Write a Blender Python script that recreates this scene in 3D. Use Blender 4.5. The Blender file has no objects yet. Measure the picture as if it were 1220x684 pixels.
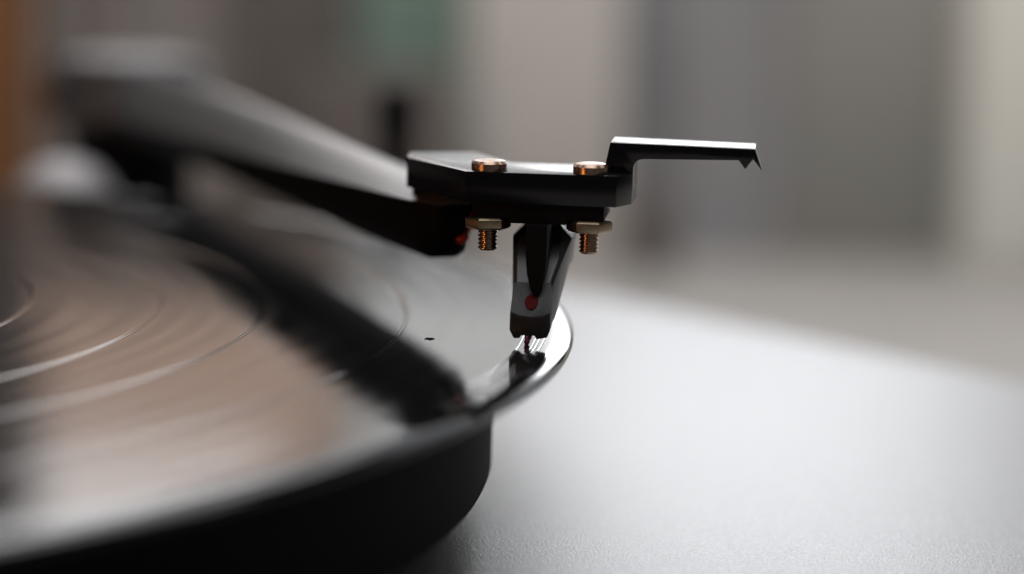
import bpy, bmesh, math, random
from mathutils import Vector, Matrix
random.seed(7)
S = bpy.context.scene
COL = S.collection
K = 0.001                                   # everything below is written in millimetres
R = math.radians

# ------------------------------------------------------------------ camera
CAM_H, PITCH, ROLL = 53.53, R(8.885), R(1.235)
cd = bpy.data.cameras.new('camera')
cam = bpy.data.objects.new('camera', cd); COL.objects.link(cam)
S.camera = cam
cd.sensor_width = 36.0
cd.lens = 36.0 * 2883.07 / 1220.0
cd.clip_start, cd.clip_end = 0.005, 50.0
fwd = Vector((0, math.cos(PITCH), -math.sin(PITCH))); up = Vector((0, math.sin(PITCH), math.cos(PITCH))); rt = Vector((1, 0, 0))
u2 = up * math.cos(ROLL) - rt * math.sin(ROLL)
r2 = rt * math.cos(ROLL) + up * math.sin(ROLL)
m = Matrix((r2, u2, -fwd)).transposed().to_4x4(); m.translation = Vector((0, 0, CAM_H * K))
cam.matrix_world = m
cd.dof.use_dof = True
cd.dof.focus_distance = 0.3025
cd.dof.aperture_fstop = 6.3

# ------------------------------------------------------------------ world, lamps, exposure
W = bpy.data.worlds.new('World'); S.world = W; W.use_nodes = True
bg = W.node_tree.nodes['Background']
bg.inputs[0].default_value = (0.80, 0.84, 0.92, 1); bg.inputs[1].default_value = 0.014

def area(name, loc, target, sx, sy, power, col):
    d = bpy.data.lights.new(name, 'AREA'); d.shape = 'RECTANGLE'; d.size, d.size_y = sx * K, sy * K
    d.energy = power; d.color = col
    o = bpy.data.objects.new(name, d); COL.objects.link(o)
    o.location = Vector(loc) * K
    dirv = (Vector(target) - Vector(loc)).normalized()
    o.rotation_euler = dirv.to_track_quat('-Z', 'Y').to_euler()
    return o
# window behind the player (right of it), its upper part reaching further left, soft ceiling light, tungsten lamp by the photographer; fill lamps are added
area('window_light', (182, 1500, 220), (60, 300, 0), 296, 300, 1.6, (0.95, 0.97, 1.0))
area('window_head_light', (215, 1500, 680), (60, 300, 0), 430, 570, 0.5, (0.95, 0.97, 1.0))
area('side_window_light', (870, 1500, 520), (60, 300, 0), 860, 900, 1.6, (0.95, 0.97, 1.0))
area('plate_fill_light', (-30, 1500, 94), (0, 300, 0), 140, 66, 0.12, (0.98, 0.97, 1.0))  # added low strip, whitens the reflection on the headshell top
area('curtained_window_light', (-32, 1500, 580), (0, 300, 0), 138, 830, 0.41, (0.98, 0.98, 0.97))
area('upper_window_light', (-415, 1500, 675), (-60, 300, 0), 630, 650, 5.4, (0.99, 0.97, 0.97))
area('warm_fill_light', (-415, 1500, 235), (-60, 300, 0), 630, 215, 0.36, (1.0, 0.70, 0.55))  # added warm lamp, gives the record's left side its brown reflection
area('overhead_light', (0, 362, 600), (0, 363, 0), 420, 1625, 4.6, (0.96, 0.97, 1.0))
area('backdrop_fill_light', (60, 560, 620), (60, 900, -20), 1000, 200, 2.2, (1.0, 0.97, 0.94))  # added one-sided fill above the view, brightens the backdrop
area('tungsten_lamp', (-470, -60, 90), (0, 300, 10), 40, 70, 0.42, (1.0, 0.42, 0.13))

S.view_settings.view_transform = 'Standard'; S.view_settings.look = 'None'
S.view_settings.exposure = 0.0; S.view_settings.gamma = 1.0; S.view_settings.use_curve_mapping = False
S.render.engine = 'CYCLES'
S.cycles.use_denoising = True
S.cycles.max_bounces = 8
S.cycles.caustics_reflective = False; S.cycles.caustics_refractive = False

# ------------------------------------------------------------------ materials
def mat(name, col, rough=0.5, metal=0.0, spec=0.5, bump=None, mottle=None, aniso=None, coat=0.0):
    """bump=(scale, strength, distance_mm) grain; mottle=(scale, amount) colour wear; roughness varies a little too"""
    M = bpy.data.materials.new(name); M.use_nodes = True
    N, Lk = M.node_tree.nodes, M.node_tree.links
    P = N['Principled BSDF']
    P.inputs['Base Color'].default_value = (*col, 1); P.inputs['Roughness'].default_value = rough
    P.inputs['Metallic'].default_value = metal; P.inputs['Specular IOR Level'].default_value = spec
    P.inputs['Coat Weight'].default_value = coat
    tc = N.new('ShaderNodeTexCoord')
    def noise(scale, detail=3):
        n = N.new('ShaderNodeTexNoise'); n.inputs['Scale'].default_value = scale; n.inputs['Detail'].default_value = detail
        Lk.new(tc.outputs['Object'], n.inputs['Vector']); return n
    if bump:
        n = noise(bump[0], 2); b = N.new('ShaderNodeBump')
        b.inputs['Strength'].default_value = bump[1]; b.inputs['Distance'].default_value = bump[2] * K
        Lk.new(n.outputs['Fac'], b.inputs['Height']); Lk.new(b.outputs['Normal'], P.inputs['Normal'])
    if mottle:
        n = noise(mottle[0], 5); mr = N.new('ShaderNodeMapRange')
        mr.inputs['To Min'].default_value = 1 - mottle[1]; mr.inputs['To Max'].default_value = 1 + mottle[1]
        Lk.new(n.outputs['Fac'], mr.inputs['Value'])
        mx = N.new('ShaderNodeVectorMath'); mx.operation = 'SCALE'; mx.inputs[0].default_value = col
        Lk.new(mr.outputs[0], mx.inputs['Scale']); Lk.new(mx.outputs[0], P.inputs['Base Color'])
        m2 = N.new('ShaderNodeMapRange'); m2.inputs['To Min'].default_value = rough * 0.85; m2.inputs['To Max'].default_value = min(1, rough * 1.15)
        Lk.new(n.outputs['Fac'], m2.inputs['Value']); Lk.new(m2.outputs[0], P.inputs['Roughness'])
    return M

def vinyl(name, rough, aniso, groove):
    """pressed vinyl: concentric micro-grooves (radial bands of noise as bump and gloss), object origin on the spindle"""
    M = bpy.data.materials.new(name); M.use_nodes = True
    N, Lk = M.node_tree.nodes, M.node_tree.links
    P = N['Principled BSDF']
    P.inputs['Base Color'].default_value = (0.005, 0.005, 0.0055, 1); P.inputs['Specular IOR Level'].default_value = 0.6
    tc = N.new('ShaderNodeTexCoord'); sp = N.new('ShaderNodeSeparateXYZ'); Lk.new(tc.outputs['Object'], sp.inputs[0])
    cx = N.new('ShaderNodeCombineXYZ'); Lk.new(sp.outputs[0], cx.inputs[0]); Lk.new(sp.outputs[1], cx.inputs[1])
    ln = N.new('ShaderNodeVectorMath'); ln.operation = 'LENGTH'; Lk.new(cx.outputs[0], ln.inputs[0])
    at = N.new('ShaderNodeMath'); at.operation = 'ARCTAN2'; Lk.new(sp.outputs[1], at.inputs[0]); Lk.new(sp.outputs[0], at.inputs[1])
    pol = N.new('ShaderNodeCombineXYZ'); Lk.new(ln.outputs['Value'], pol.inputs[0])
    sc = N.new('ShaderNodeMath'); sc.operation = 'MULTIPLY'; sc.inputs[1].default_value = 0.012
    Lk.new(at.outputs[0], sc.inputs[0]); Lk.new(sc.outputs[0], pol.inputs[1])
    n1 = N.new('ShaderNodeTexNoise'); n1.inputs['Scale'].default_value = 3200; n1.inputs['Detail'].default_value = 6
    n1.inputs['Roughness'].default_value = 0.75
    Lk.new(pol.outputs[0], n1.inputs['Vector'])
    n2 = N.new('ShaderNodeTexNoise'); n2.inputs['Scale'].default_value = 260; n2.inputs['Detail'].default_value = 5
    Lk.new(pol.outputs[0], n2.inputs['Vector'])
    mr = N.new('ShaderNodeMapRange'); mr.inputs['From Min'].default_value = 0.3; mr.inputs['From Max'].default_value = 0.7
    mr.inputs['To Min'].default_value = rough * 0.75; mr.inputs['To Max'].default_value = rough * 1.3
    Lk.new(n2.outputs['Fac'], mr.inputs['Value']); Lk.new(mr.outputs[0], P.inputs['Roughness'])
    b = N.new('ShaderNodeBump'); b.inputs['Strength'].default_value = groove; b.inputs['Distance'].default_value = 0.00005
    Lk.new(n1.outputs['Fac'], b.inputs['Height']); Lk.new(b.outputs['Normal'], P.inputs['Normal'])
    P.inputs['Anisotropic'].default_value = aniso
    tg = N.new('ShaderNodeTangent'); tg.direction_type = 'RADIAL'; tg.axis = 'Z'
    Lk.new(tg.outputs[0], P.inputs['Tangent'])
    return M

MAT = dict(
    plinth=mat('satin_plinth_lacquer', (0.34, 0.34, 0.35), 0.32, spec=0.7, bump=(3400, 1.0, 0.075), mottle=(2600, 0.8)),
    platter=mat('black_platter_paint', (0.006, 0.006, 0.006), 0.65, spec=0.05, bump=(3200, 0.6, 0.05)),
    groove=vinyl('grooved_vinyl', 0.065, 0.4, 0.16),
    smooth=vinyl('smooth_vinyl', 0.07, 0.0, 0.03),
    paper=mat('paper_label', (0.45, 0.16, 0.06), 0.7),
    anod=mat('black_anodised_metal', (0.005, 0.005, 0.0055), 0.19, spec=0.5, bump=(5200, 0.08, 0.01), mottle=(900, 0.2)),
    arm=mat('satin_arm_lacquer', (0.07, 0.068, 0.072), 0.36, spec=0.6, mottle=(300, 0.12)),
    housing=mat('satin_grey_metal', (0.06, 0.06, 0.063), 0.45, metal=0.0, mottle=(300, 0.1)),
    plastic=mat('black_cartridge_plastic', (0.03, 0.03, 0.032), 0.34, spec=0.7, bump=(4500, 0.2, 0.02)),
    grain=mat('speckled_black_plastic', (0.011, 0.011, 0.012), 0.42, spec=0.5, bump=(6000, 0.9, 0.05)),
    matte=mat('dull_black_plastic', (0.003, 0.003, 0.003), 0.6, spec=0.12, bump=(4000, 0.2, 0.02)),
    red=mat('red_paint', (0.085, 0.005, 0.006), 0.75, spec=0.15),
    bronze=mat('bronze_screw', (0.44, 0.31, 0.24), 0.28, metal=1.0, mottle=(2500, 0.18), bump=(7000, 0.1, 0.01)),
    brass=mat('worn_brass_nut', (0.46, 0.36, 0.24), 0.36, metal=1.0, mottle=(1800, 0.25), bump=(6000, 0.15, 0.01)),
    canti=mat('dark_plum_cantilever', (0.10, 0.012, 0.05), 0.35),
    steel=mat('brushed_steel', (0.36, 0.345, 0.35), 0.6, metal=0.4, mottle=(700, 0.08)),
    rubber=mat('black_rubber', (0.012, 0.012, 0.012), 0.8),
    table=mat('table_top', (0.40, 0.375, 0.35), 0.55, mottle=(30, 0.12)),
    wall=mat('wall_plaster', (0.42, 0.41, 0.40), 0.9, mottle=(12, 0.06)),
    wood=mat('warm_wood', (0.20, 0.085, 0.028), 0.6, mottle=(40, 0.25)),
    greybrown=mat('grey_brown_cloth', (0.28, 0.255, 0.24), 0.9, mottle=(25, 0.1)),
    darkbrown=mat('dark_brown_board', (0.14, 0.122, 0.112), 0.7, mottle=(25, 0.15)),
    green=mat('grey_green_cloth', (0.26, 0.37, 0.31), 0.9, mottle=(25, 0.1)),
    beige=mat('beige_board', (0.62, 0.585, 0.545), 0.8, mottle=(20, 0.06)),
    grey=mat('grey_cloth', (0.33, 0.33, 0.34), 0.9, mottle=(20, 0.08)),
    warmgrey=mat('warm_grey_board', (0.30, 0.295, 0.275), 0.8, mottle=(20, 0.06)),
    pale=mat('pale_board', (0.85, 0.84, 0.76), 0.8, mottle=(20, 0.05)),
    dust=mat('pale_dust', (0.20, 0.19, 0.18), 1.0, spec=0.0),
    lint=mat('dull_lint', (0.02, 0.018, 0.016), 1.0, spec=0.0),
    wire_red=mat('red_wire', (0.5, 0.02, 0.01), 0.4), wire_white=mat('white_wire', (0.6, 0.6, 0.58), 0.4),
    wire_green=mat('green_wire', (0.02, 0.2, 0.05), 0.4), wire_blue=mat('blue_wire', (0.02, 0.05, 0.3), 0.4),
)

# ------------------------------------------------------------------ mesh helpers (millimetres in, metres out)
def link(name, bm, material, parent=None, smooth=None, loc=None, rz=0.0, bevel=None):
    bmesh.ops.recalc_face_normals(bm, faces=bm.faces)
    if bevel:
        es = [e for e in bm.edges if len(e.link_faces) == 2 and e.calc_face_angle(0) > R(20)]
        bmesh.ops.bevel(bm, geom=es, offset=bevel, segments=2, profile=0.6, affect='EDGES', clamp_overlap=True)
    for v in bm.verts: v.co *= K
    me = bpy.data.meshes.new(name); bm.to_mesh(me); bm.free()
    me.materials.append(MAT[material])
    if smooth:
        for p in me.polygons: p.use_smooth = True
        if smooth is not True: me.set_sharp_from_angle(angle=R(smooth))
    o = bpy.data.objects.new(name, me); COL.objects.link(o)
    if loc is not None: o.location = Vector(loc) * K
    o.rotation_euler.z = rz
    if parent: o.parent = parent
    return o

def empty(name, loc, rz=0.0, parent=None):
    o = bpy.data.objects.new(name, None); COL.objects.link(o); o.empty_display_size = 0.01
    o.location = Vector(loc) * K; o.rotation_euler.z = rz
    if parent: o.parent = parent
    return o

def tag(o, label, cat=None, group=None, kind=None):
    o['label'] = label
    if cat: o['category'] = cat
    if group: o['group'] = group
    if kind: o['kind'] = kind
    return o

def prism(pts, z0, z1, axis='z', bm=None):
    """extrude a polygon; axis z: pts=(x,y); axis y: pts=(x,z) swept along y; axis x: pts=(y,z)"""
    bm = bm or bmesh.new()
    f = {'z': lambda p, t: (p[0], p[1], t), 'y': lambda p, t: (p[0], t, p[1]), 'x': lambda p, t: (t, p[0], p[1])}[axis]
    a = [bm.verts.new(f(p, z0)) for p in pts]; b = [bm.verts.new(f(p, z1)) for p in pts]
    bm.faces.new(a); bm.faces.new(list(reversed(b)))
    n = len(pts)
    for i in range(n): bm.faces.new((a[i], b[i], b[(i + 1) % n], a[(i + 1) % n]))
    return bm

def box(x0, x1, y0, y1, z0, z1, bm=None):
    return prism([(x0, y0), (x1, y0), (x1, y1), (x0, y1)], z0, z1, 'z', bm)

def lathe(prof, seg=64, bm=None, loc=(0, 0, 0), closed=False):
    """prof = [(r,z)...] round the z axis; r=0 ends are closed with a fan"""
    bm = bm or bmesh.new(); L = Vector(loc); rings = []
    for r, z in prof:
        if r < 1e-6: rings.append([bm.verts.new(L + Vector((0, 0, z)))])
        else: rings.append([bm.verts.new(L + Vector((r * math.cos(2 * math.pi * i / seg), r * math.sin(2 * math.pi * i / seg), z))) for i in range(seg)])
    pairs = list(zip(rings, rings[1:])) + ([(rings[-1], rings[0])] if closed else [])
    for A, B in pairs:
        for i in range(seg):
            j = (i + 1) % seg
            if len(A) == 1 and len(B) == 1: continue
            if len(A) == 1: bm.faces.new((A[0], B[i], B[j]))
            elif len(B) == 1: bm.faces.new((A[i], B[0], A[j]))
            else: bm.faces.new((A[i], B[i], B[j], A[j]))
    return bm

def tube(path, radii, seg=16, bm=None, caps=True):
    bm = bm or bmesh.new(); pts = [Vector(p) for p in path]; rings = []
    if not hasattr(radii, '__len__'): radii = [radii] * len(pts)
    for i, p in enumerate(pts):
        t = (pts[min(i + 1, len(pts) - 1)] - pts[max(i - 1, 0)]).normalized()
        ref = Vector((0, 0, 1)) if abs(t.z) < 0.9 else Vector((1, 0, 0))
        s = t.cross(ref).normalized(); q = s.cross(t)
        rings.append([bm.verts.new(p + (s * math.cos(2 * math.pi * k / seg) + q * math.sin(2 * math.pi * k / seg)) * radii[i]) for k in range(seg)])
    for A, B in zip(rings, rings[1:]):
        for i in range(seg): bm.faces.new((A[i], A[(i + 1) % seg], B[(i + 1) % seg], B[i]))
    if caps: bm.faces.new(rings[0]); bm.faces.new(list(reversed(rings[-1])))
    return bm

def loft(sections):
    bm = bmesh.new(); rings = [[bm.verts.new(p) for p in s] for s in sections]; n = len(rings[0])
    for A, B in zip(rings, rings[1:]):
        for i in range(n): bm.faces.new((A[i], A[(i + 1) % n], B[(i + 1) % n], B[i]))
    bm.faces.new(rings[0]); bm.faces.new(list(reversed(rings[-1])))
    return bm

# ------------------------------------------------------------------ key places, found from the rim ellipse of the record
SPINDLE = Vector((-142.3, 311.9, 0)); STYLUS = Vector((1.93, 296.10, 0)); PIVOT = Vector((-82.0, 515.0, 12.7))
ZP = -25.5                                    # plinth surface; record surface is z = 0
ZT = -76.0                                    # table surface
TT = R(39.4)                                  # the player stands turned this much on the table
def tt(u, v, z): return (SPINDLE.x + u * math.cos(TT) - v * math.sin(TT), SPINDLE.y + u * math.sin(TT) + v * math.cos(TT), z)

# ------------------------------------------------------------------ setting
o = link('tabletop', box(-1400, 1400, -300, 1150, ZT - 30, ZT), 'table', bevel=2)
tag(o, 'dull grey brown table top under the record player', kind='structure')
o = link('wall', box(-1400, 1400, 1150, 1170, ZT - 900, 60), 'wall')
tag(o, 'low grey plaster wall behind the table below the window', kind='structure')

def board(name, x0, x1, z1, Y, thick, material, label, cat, round_=3.0):
    o = link(name, box(x0, x1, Y, Y + thick, ZT, z1), material, bevel=round_, smooth=40)
    return tag(o, label, cat)
def draped(name, x0, x1, z1, Y, material, label, cat, folds, amp):
    n = 120; bm = bmesh.new(); fr, bk = [], []
    for i in range(n + 1):
        t = i / n; x = x0 + (x1 - x0) * t
        y = Y + amp * math.sin(t * folds * 2 * math.pi + 0.6) + amp * 0.4 * math.sin(t * folds * 4.7 * math.pi)
        fr.append((x, y)); bk.append((x, y + 3))
    prism(fr + bk[::-1], ZT, z1, 'z', bm)
    return tag(link(name, bm, material, smooth=40), label, cat)

board('wooden_post', -420, -182, 58, 900, 30, 'wood', 'warm orange brown wooden post at the edge of the blurred background', 'post')
draped('reflection_blocker', -560, -188, 330, 950, 'darkbrown', 'tall dark brown curtain added behind the orange brown post to darken the record reflection', 'blocker', 4, 8)  # unseen, added so the record reflects dark along its left edge
draped('cloth_hanging', -181, -112, 105, 930, 'greybrown', 'grey brown cloth hanging beside the orange brown post', 'cloth', 1.5, 6)
board('brown_cupboard', -111, -62, 105, 925, 25, 'darkbrown', 'dark brown cupboard between the grey brown cloth and the green cloth', 'cupboard')
draped('green_cloth', -61, -19, 60, 930, 'green', 'soft grey green cloth between dark brown cupboard and beige board', 'cloth', 1.2, 5)
board('beige_board', -18, 40, 55, 900, 30, 'beige', 'light beige upright board beside the grey cloth', 'board')
draped('grey_cloth', 41, 101, 55, 925, 'grey', 'darker grey cloth between the beige board and the warm grey board', 'cloth', 0.8, 10)
board('warm_grey_board', 102, 167, 55, 920, 25, 'warmgrey', 'warm grey upright board next to the palest board', 'board')
board('pale_board', 168, 330, 60, 890, 40, 'pale', 'palest cream white upright board in the blurred background', 'board')

board('dark_chest', -76, -20, -4, 872, 20, 'darkbrown', 'low dark brown chest standing in front of the green cloth', 'chest')
board('dark_box', 42, 59, -48, 868, 20, 'darkbrown', 'small dark box standing in front of the grey cloth', 'box')

# ------------------------------------------------------------------ turntable
turntable = tag(empty('turntable', (SPINDLE.x, SPINDLE.y, ZT), TT), 'record player with pale satin plinth and thick black platter', 'turntable')
def rounded_rect(x0, x1, y0, y1, r, n=10):
    out = []
    for cx, cy, a0 in ((x1 - r, y1 - r, 0), (x0 + r, y1 - r, 90), (x0 + r, y0 + r, 180), (x1 - r, y0 + r, 270)):
        for k in range(n + 1):
            a = R(a0 + 90 * k / n); out.append((cx + r * math.cos(a), cy + r * math.sin(a)))
    return out
h = ZP - ZT
plinth = link('plinth', prism(rounded_rect(-180, 246, -215, 170, 14), 14, h), 'plinth', turntable, smooth=35, bevel=5.0)
for u, v in ((-145, -170), (198, -170), (-145, 135), (198, 135)):
    link('foot', lathe([(0, 0), (17, 0), (19, 2), (19, 12), (15, 14.5), (0, 14.5)], 40), 'rubber', plinth, smooth=40, loc=(u, v, 0))
platter = link('platter', lathe([(0, h + 5.4), (132, h + 5.4), (138.6, h + 5.4), (139.6, h + 5.9), (140.1, h + 7.0), (140.2, h + 22.4), (139.6, h + 23.4), (138.6, h + 23.6), (0, h + 23.6)], 720), 'platter', turntable, smooth=25)
link('hub', lathe([(0, h - 1), (60, h - 1), (60, h + 5.8), (0, h + 5.8)], 64), 'platter', platter, smooth=30)
link('spindle', lathe([(0, h + 23), (3.5, h + 23), (3.5, h + 33), (2.4, h + 35.5), (0, h + 36.3)], 32), 'steel', platter, smooth=40)
def in_tt(p):                                   # world mm -> turntable-local mm
    d = Vector(p) - Vector((SPINDLE.x, SPINDLE.y, ZT)); c, s = math.cos(TT), math.sin(TT)
    return Vector((d.x * c + d.y * s, -d.x * s + d.y * c, d.z))
pv = in_tt((PIVOT.x, PIVOT.y, ZP))
base = link('arm_base', lathe([(0, 0), (18, 0), (18, 3), (17, 4.2), (14, 4.2), (13, 5.5), (13, 33.2), (0, 33.2)], 64), 'platter', turntable, smooth=30, loc=pv)
kb = in_tt((-90, 481, ZP))
knob = link('dome_knob', lathe([(0, -0.3), (11.6, -0.3), (12, 1.0), (12, 13), (11.6, 17.2), (10.6, 20.7), (8.5, 24.2), (5.6, 26.6), (2.6, 27.7), (0, 28.0)], 64), 'steel', turntable, smooth=50, loc=kb)
knob['label'] = 'rounded silvery dome knob beside the tonearm base'
rs = in_tt((-24.5, 500, ZP))
rest = link('arm_rest', lathe([(0, -0.3), (6, -0.3), (6, 2), (3.4, 3.4), (3.4, 33), (0, 33)], 32), 'matte', turntable, smooth=35, loc=rs)
bm = prism([(-4.2, 32), (4.2, 32), (4.2, 42), (2.6, 42), (2.2, 35.5), (-2.2, 35.5), (-2.6, 42), (-4.2, 42)], -3.4, 3.4, 'y')
link('clip', bm, 'matte', rest, bevel=0.5, smooth=40, rz=-TT + R(82))

# ------------------------------------------------------------------ record
record = tag(empty('vinyl_record', (SPINDLE.x, SPINDLE.y, -1.9)), 'glossy black vinyl record lying on the thick black platter', 'record')
TOP = 1.9
BANDS = [61.5, 78.3, 95.56, 109.46, 128.34]
def groove_profile(r0, r1): return [(r0, TOP), (r1, TOP)]
RIM0 = 143.2
edges = [51.5] + BANDS + [RIM0]
for i in range(len(edges) - 1):
    a = edges[i] + (0.42 if i else 0); b = edges[i + 1] - (0.42 if i < len(edges) - 2 else 0)
    n = 10
    prof = [(a + (b - a) * k / n, TOP + (0.02 * math.sin(k * 2.1 + i) if 0 < k < n else 0)) for k in range(n + 1)]
    link('track', lathe(prof, 360), 'groove', record, smooth=True)
for r in BANDS:
    prof = [(r + d, TOP + z) for d, z in ((-0.42, 0), (-0.31, -0.016), (-0.18, -0.032), (-0.09, -0.008), (0.0, 0.004), (0.09, -0.008), (0.18, -0.032), (0.31, -0.016), (0.42, 0))]
    link('track_gap', lathe(prof, 360), 'smooth', record, smooth=True)
rim = [(RIM0, TOP)]
for r in (144.3, 145.9, 146.4, 147.0):
    rim += [(r - 0.13, TOP), (r - 0.10, TOP), (r - 0.03, TOP - 0.025), (r + 0.03, TOP - 0.025), (r + 0.10, TOP), (r + 0.13, TOP)]
rim += [(147.85, TOP), (148.0, TOP), (148.12, TOP - 0.012), (148.5, TOP - 0.075), (149.1, TOP - 0.17), (149.6, TOP - 0.32), (150.0, TOP - 0.52), (150.3, TOP - 0.78), (150.45, TOP - 1.05), (150.4, TOP - 1.35), (150.1, TOP - 1.6), (149.5, TOP - 1.8), (148.6, TOP - 1.9), (120, TOP - 1.9), (4, TOP - 1.9)]
link('rim', lathe(rim, 512), 'smooth', record, smooth=60)
link('paper_label', lathe([(3.7, TOP + 0.05), (50, TOP + 0.05), (50.3, TOP - 0.02), (51.5, TOP)], 96), 'paper', record)
# a speck of lint on the playing surface
sp = Vector((-10.1, 298.8, 0)) - SPINDLE
tag(link('lint_speck', tube([(0, 0, 0), (0.3, 0.5, 0.02), (0.65, 0.1, 0.03), (0.95, 0.5, 0.03), (1.25, 0.2, 0)], [0.05, 0.09, 0.11, 0.08, 0.03], 8), 'lint', loc=(-10.8, 298.6, 0.03), smooth=True),
    'tiny dark speck of lint lying on the glossy record', 'lint')

# fine pale dust caught on the vinyl, far too small to count
bm = bmesh.new()
for _ in range(150):
    a_ = R(random.uniform(-32, 22)); r_ = random.uniform(98, 147); q = random.uniform(0.02, 0.045)
    c_ = Vector((r_ * math.cos(a_), r_ * math.sin(a_), TOP + q * 0.4)); e_ = random.uniform(0, 3.1); l_ = q * random.choice((1, 1, 1.4, 2.2, 4))
    ux = Vector((math.cos(e_), math.sin(e_), 0)); uy = Vector((-ux.y, ux.x, 0))
    vs = [bm.verts.new(c_ + ux * l_ * i_ + uy * q * j_ + Vector((0, 0, k_ * q * 0.5))) for i_, j_, k_ in ((-1, 0, 0), (0, -1, 0), (1, 0, 0), (0, 1, 0), (0, 0, 1))]
    for f_ in ((0, 1, 4), (1, 2, 4), (2, 3, 4), (3, 0, 4), (3, 2, 1, 0)): bm.faces.new([vs[t_] for t_ in f_])
dust = link('dust', bm, 'dust', record); dust['kind'] = 'stuff'

# ------------------------------------------------------------------ tonearm: local x right, y back along the cartridge, z up, origin at the stylus tip
arm = tag(empty('tonearm', STYLUS, -R(6.25)), 'tapered tonearm with black headshell, bronze screws and black cartridge', 'tonearm')
c6, s6 = math.cos(R(6.25)), math.sin(R(6.25))
d = PIVOT - STYLUS; PL = Vector((d.x * c6 - d.y * s6, d.x * s6 + d.y * c6, 12.7))    # pivot in arm space
A = Vector((-13.5, 20, 12.6)); ax = (PL - A).normalized(); LEN = (PL - A).length
side = Vector((ax.y, -ax.x, 0)).normalized()
ST = [(-4.6, 16.2, 15.4, 1.6, 11.5), (-4.0, 16.8, 15.5, 2.8, 9.6), (-2.6, 17.2, 15.6, 3.7, 8.2), (0, 17.4, 15.5, 4.9, 7.6), (16.7, 17.8, 15.2, 6.0, 7.2), (52, 18.5, 14.1, 6.8, 6.9), (87, 19.3, 13.1, 7.3, 6.6), (150, 20.3, 11.4, 7.6, 5.8), (LEN + 6, 21.0, 9.8, 8.4, 5.2)]   # along, top, edge, half width, bottom
def cap(s_, zt, ze, w, zb):
    p = A + ax * s_; n = 14
    ring = [Vector((p.x, p.y, 0)) + side * (w * t) + Vector((0, 0, ze + (zt - ze) * (1 - abs(t) ** 1.45))) for t in [1 - 2 * k / n for k in range(n + 1)]]
    return ring + [Vector((p.x, p.y, ze - 0.25)) - side * (w - 0.2), Vector((p.x, p.y, ze - 0.25)) + side * (w - 0.2)]
def keel_ring(s_, zt, ze, w, zb):
    p = A + ax * s_; m_ = (ze + zb) / 2
    return [Vector((p.x, p.y, z)) + side * x for x, z in ((w - 0.25, ze - 0.1), (w * 0.86, m_ + 0.3), (w * 0.62, zb + 0.7), (w * 0.36, zb), (-w * 0.36, zb), (-w * 0.62, zb + 0.7), (-w * 0.86, m_ + 0.3), (-w + 0.25, ze - 0.1))]
tube_o = link('arm_tube', loft([cap(*t) for t in ST]), 'arm', arm, smooth=35)
link('arm_underside', loft([keel_ring(*t) for t in ST]), 'matte', arm, smooth=50)
yaw = math.atan2(-ax.x, ax.y)
hs = link('bearing_housing', lathe([(0, -5.2), (15.2, -5.2), (16.2, -4.2), (16.2, 6.4), (15, 8.2), (12, 8.8), (0, 8.8)], 64), 'housing', arm, smooth=35, loc=PL + Vector((0, 0, -0.3)))
for sx in (-1, 1):
    link('pivot_screw', tube([(sx * 14, 0, 0), (sx * 17.4, 0, 0)], 3.2, 24), 'anod', hs, smooth=40, rz=yaw)
cw = PL + ax * 34 - Vector((0, 0, 4))
link('counterweight', tube([cw - ax * 16, cw - ax * 15, cw + ax * 15, cw + ax * 16], [10, 11, 11, 10], 48), 'anod', arm, smooth=40)
link('counterweight_shaft', tube([PL + ax * 6, PL + ax * 60], 4.5, 24), 'steel', arm, smooth=40)

# headshell plate, bent to meet the tube
ZB, ZTOP = 17.25, 21.2
plate_pts = [(-8.35, 2.3), (10.5, 2.3), (12.2, 6.4), (12.2, 14.4), (8.1, 14.7), (-3.9, 15.2), (-10.2, 26.2), (-18.7, 23.6), (-18.0, 17.2)]
plate = link('headshell', prism(plate_pts, ZB, ZTOP), 'anod', arm, smooth=30, bevel=0.14)
link('arm_saddle', prism([(-17.4, 18.6), (-12.0, 15.6), (-6.2, 19.5), (-10.6, 27.5), (-17.6, 24.5)], 12.2, ZB + 0.1), 'matte', plate, bevel=0.2)
# finger lift: a strip 8 mm wide that rises off the plate's side and ends in a notched lip
inner = [(13.3 + 0.0, 22.95)]
fil = [(12.25 + 1.25 * (1 - math.cos(R(t))), 21.75 + 1.2 * math.sin(R(t))) for t in (0, 22, 45, 68, 90)]
lift_pts = [(12.25, 18.9)] + fil + [(25.35, 23.2), (26.2, 22.1), (26.95, 23.15), (27.15, 23.35), (28.3, 21.95), (27.35, 24.65), (9.3, 24.93), (8.55, 21.1), (10.9, 21.1), (10.9, 18.6), (11.8, 18.5)]
link('finger_lift', prism(lift_pts, 6.5, 14.3, 'y'), 'anod', plate, bevel=0.10, smooth=30)

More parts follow.
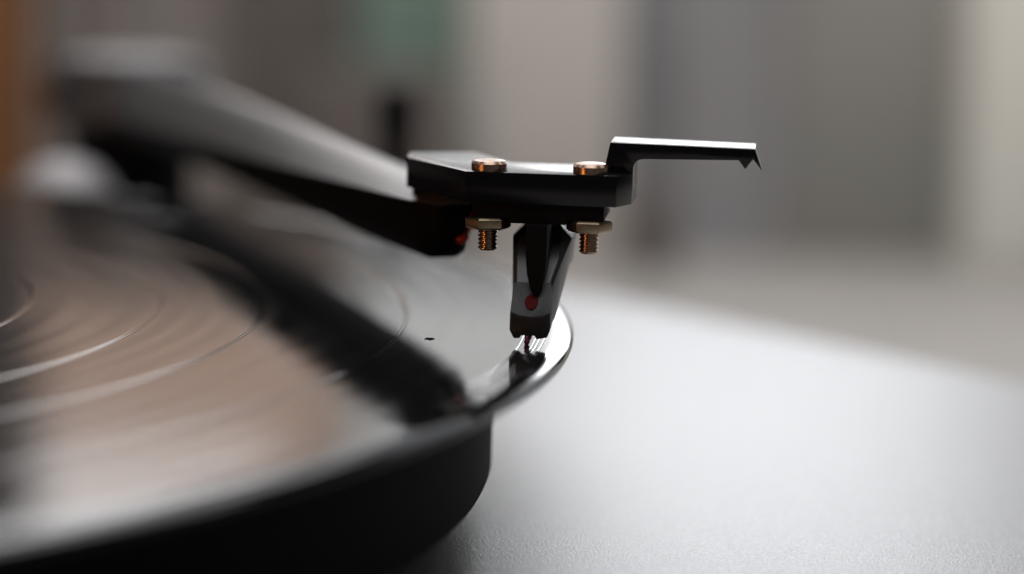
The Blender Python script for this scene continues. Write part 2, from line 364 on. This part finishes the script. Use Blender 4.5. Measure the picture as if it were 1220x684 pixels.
# mounting screws
def make_screw(x, hexrot, turn):
    hd = link('mounting_screw', lathe([(0, ZTOP + 1.28), (1.55, ZTOP + 1.28), (1.95, ZTOP + 1.18), (2.24, ZTOP + 0.86), (2.24, ZTOP - 0.05), (0, ZTOP - 0.05)], 48), 'bronze', arm, smooth=25, loc=(x, 4.75, 0), rz=turn)
    # socket ring on the head, thread below, hexagon nut
    prof = [(0, ZTOP)]; z = ZTOP
    prof = [(0, 18.0), (1.02, 18.0)]
    z = 17.6
    while z > 11.35:
        prof += [(1.05, z), (1.24, z - 0.16), (1.24, z - 0.24), (1.05, z - 0.40)]; z -= 0.5
    prof += [(0.95, 11.1), (0, 11.05)]
    link('thread', lathe(prof, 32), 'bronze', hd, smooth=25)
    nb = bmesh.new(); R0 = 2.9
    rings = []
    for r, zz in ((R0 * 0.86, 15.36), (R0, 15.12), (R0, 14.12), (R0 * 0.88, 13.82)):
        rings.append([nb.verts.new((r * math.cos(R(60 * k) + hexrot), r * math.sin(R(60 * k) + hexrot), zz)) for k in range(6)])
    for P_, Q_ in zip(rings, rings[1:]):
        for k in range(6): nb.faces.new((P_[k], P_[(k + 1) % 6], Q_[(k + 1) % 6], Q_[k]))
    nb.faces.new(rings[0]); nb.faces.new(rings[-1][::-1])
    link('nut', nb, 'brass', hd, bevel=0.09, smooth=30)
    bm = tube([(0.75 * math.cos(R(60 * k)), 0.75 * math.sin(R(60 * k)), ZTOP + 1.29) for k in range(7)], 0.05, 6)
    return hd
make_screw(-5.65, R(12), 0.0)
make_screw(7.1, R(-22), 0.4)

# cartridge
cart = link('cartridge', prism([(-7.5, 17.35), (-7.5, 15.35), (-2.9, 15.35), (-2.7, 14.75), (4.25, 14.75), (4.4, 15.35), (9.0, 15.35), (9.0, 17.35)], 3.1, 13.0, 'y'), 'matte', arm, bevel=0.18, smooth=30)
link('mounting_keel', loft([[(0.7, 1.05, 6.0), (1.1, 1.05, 6.0), (1.1, 5, 6.0), (0.7, 5, 6.0)],
                           [(0.2, 0.9, 7.0), (1.65, 0.9, 7.0), (1.65, 6, 7.0), (0.2, 6, 7.0)],
                           [(-0.22, 0.8, 8.8), (2.05, 0.8, 8.8), (2.05, 7, 8.8), (-0.22, 7, 8.8)],
                           [(-0.42, 0.8, 11), (2.2, 0.8, 11), (2.2, 8, 11), (-0.42, 8, 11)],
                           [(-0.45, 0.8, 14.9), (2.2, 0.8, 14.9), (2.2, 9, 14.9), (-0.45, 9, 14.9)]]), 'matte', cart, bevel=0.08)
def sec(v, xl, xr, zt, zl, ch, xb):
    return [(xl + 0.1, v, zl), (xl, v, zt - ch), (xl + ch, v, zt), (xr - ch, v, zt), (xr, v, zt - ch), (xb, v, zl)]
body = link('generator_body', loft([sec(2.55, -2.02, 2.80, 7.42, 2.2, 0.35, 2.78), sec(5, -2.4, 3.75, 10.3, 2.7, 0.45, 3.1), sec(8, -2.84, 4.7, 13.8, 5.0, 1.3, 3.5), sec(9.4, -2.95, 4.72, 14.3, 6.3, 1.8, 3.75), sec(12, -2.95, 4.6, 14.3, 8.4, 1.8, 4.1), sec(15.5, -2.95, 4.6, 14.3, 8.6, 1.8, 4.2)]), 'plastic', cart, bevel=0.12, smooth=30)
# stylus holder: notched front, bevelled brow with the red dot
f_low = [(0.4, 3.5), (-1.1, 3.66), (-2.12, 4.1), (-2.16, 1.75), (-1.62, 0.72), (-0.82, 0.78), (-0.74, 1.12), (0.98, 1.15), (1.1, 0.78), (1.45, 0.72), (2.55, 0.95), (2.92, 1.9), (2.9, 4.1), (1.9, 3.66)]
bm = bmesh.new()
fv = [bm.verts.new((x, 0, z)) for x, z in f_low]
bv = [bm.verts.new((x * 1.02, 4.2 if z > 3 else 3.4, z + 0.9 if z < 3 else 6.4)) for x, z in f_low]
t0, t1 = bm.verts.new((-1.98, 2.5, 7.44)), bm.verts.new((2.72, 2.5, 7.52))
b0, b1 = bm.verts.new((-1.98, 4.4, 7.3)), bm.verts.new((2.72, 4.4, 7.3))
bm.faces.new(fv); n = len(fv)
for i in range(2, n - 2): bm.faces.new((fv[i], bv[i], bv[i + 1], fv[i + 1]))
bm.faces.new((fv[1], fv[2], t0)); bm.faces.new((fv[0], fv[1], t0)); bm.faces.new((fv[0], t0, t1)); bm.faces.new((fv[-1], fv[0], t1)); bm.faces.new((fv[-2], fv[-1], t1))
bm.faces.new((fv[2], bv[2], b0, t0)); bm.faces.new((bv[-2], fv[-2], t1, b1)); bm.faces.new((t0, b0, b1, t1))
bm.faces.new([b1, b0] + bv[2:n - 1])
for v_ in (bv[0], bv[1], bv[-1]): bm.verts.remove(v_)
holder = link('stylus_holder', bm, 'grain', cart, bevel=0.16, smooth=35)
nrm = Vector((0, -3.5, 2.5)).normalized(); ctr = Vector((0.42, 0.95, 5.28)); e1 = Vector((1, 0, 0)); e2 = nrm.cross(e1).normalized()
bm = bmesh.new()
ra = [bm.verts.new(ctr + nrm * 0.03 + (e1 * 0.84 * math.cos(t) + e2 * 1.0 * math.sin(t)) * (1 + 0.03 * math.sin(3 * t))) for t in [2 * math.pi * k / 32 for k in range(32)]]
rb = [bm.verts.new(v.co - nrm * 0.1) for v in ra]
bm.faces.new(ra); bm.faces.new(rb[::-1])
for i in range(32): bm.faces.new((ra[i], rb[i], rb[(i + 1) % 32], ra[(i + 1) % 32]))
dot = link('red_dot', bm, 'red', holder) if False else link('red_dot', bm, 'red', cart); dot['label'] = 'round red dot on the stylus holder brow'
link('cantilever', tube([(0.3, 1.4, 2.3), (0.18, 0.55, 1.0), (0.12, 0.35, 0.75), (0.06, 0.15, 0.42), (0.0, 0.0, -0.03)], [0.46, 0.46, 0.44, 0.40, 0.22], 16), 'canti', cart, smooth=True)
# four pin wires from the tube's mouth to the back of the cartridge
for k, (mname, px_, pz) in enumerate((('wire_red', -1.6, 13.6), ('wire_green', 0.2, 13.4), ('wire_white', 3.6, 13.5), ('wire_blue', 2.0, 13.4))):
    st = A + Vector((0.9 * (k % 2) - 0.3, -2, 1.6 - 1.2 * (k // 2)))
    en = Vector((px_, 18.0, pz)); mid = (st + en) / 2 + Vector((0, 1.5, 2.6 - 0.3 * k))
    pts = [(st * (1 - t) * (1 - t) + mid * 2 * t * (1 - t) + en * t * t) for t in [j / 12 for j in range(13)]]
    if k == 0: pts = [(-12, 17.6, 11.6), (-11.3, 16.9, 10.8), (-10.5, 16.6, 10.5), (-9.9, 16.6, 11.0), (-9.5, 16.8, 12.2), (-9.0, 17.0, 13.6), (-7.4, 17.4, 14.7), (-5, 17.8, 14.8), (-3, 18, 14.3), (px_, 18.0, pz)]
    w = link('pin_wire', tube(pts, 0.55 if k == 0 else 0.45, 10), mname, arm, smooth=True)
    link('pin_clip', tube([en, en + Vector((0, -2.9, 0))], 0.75, 12), 'bronze', w, smooth=40)
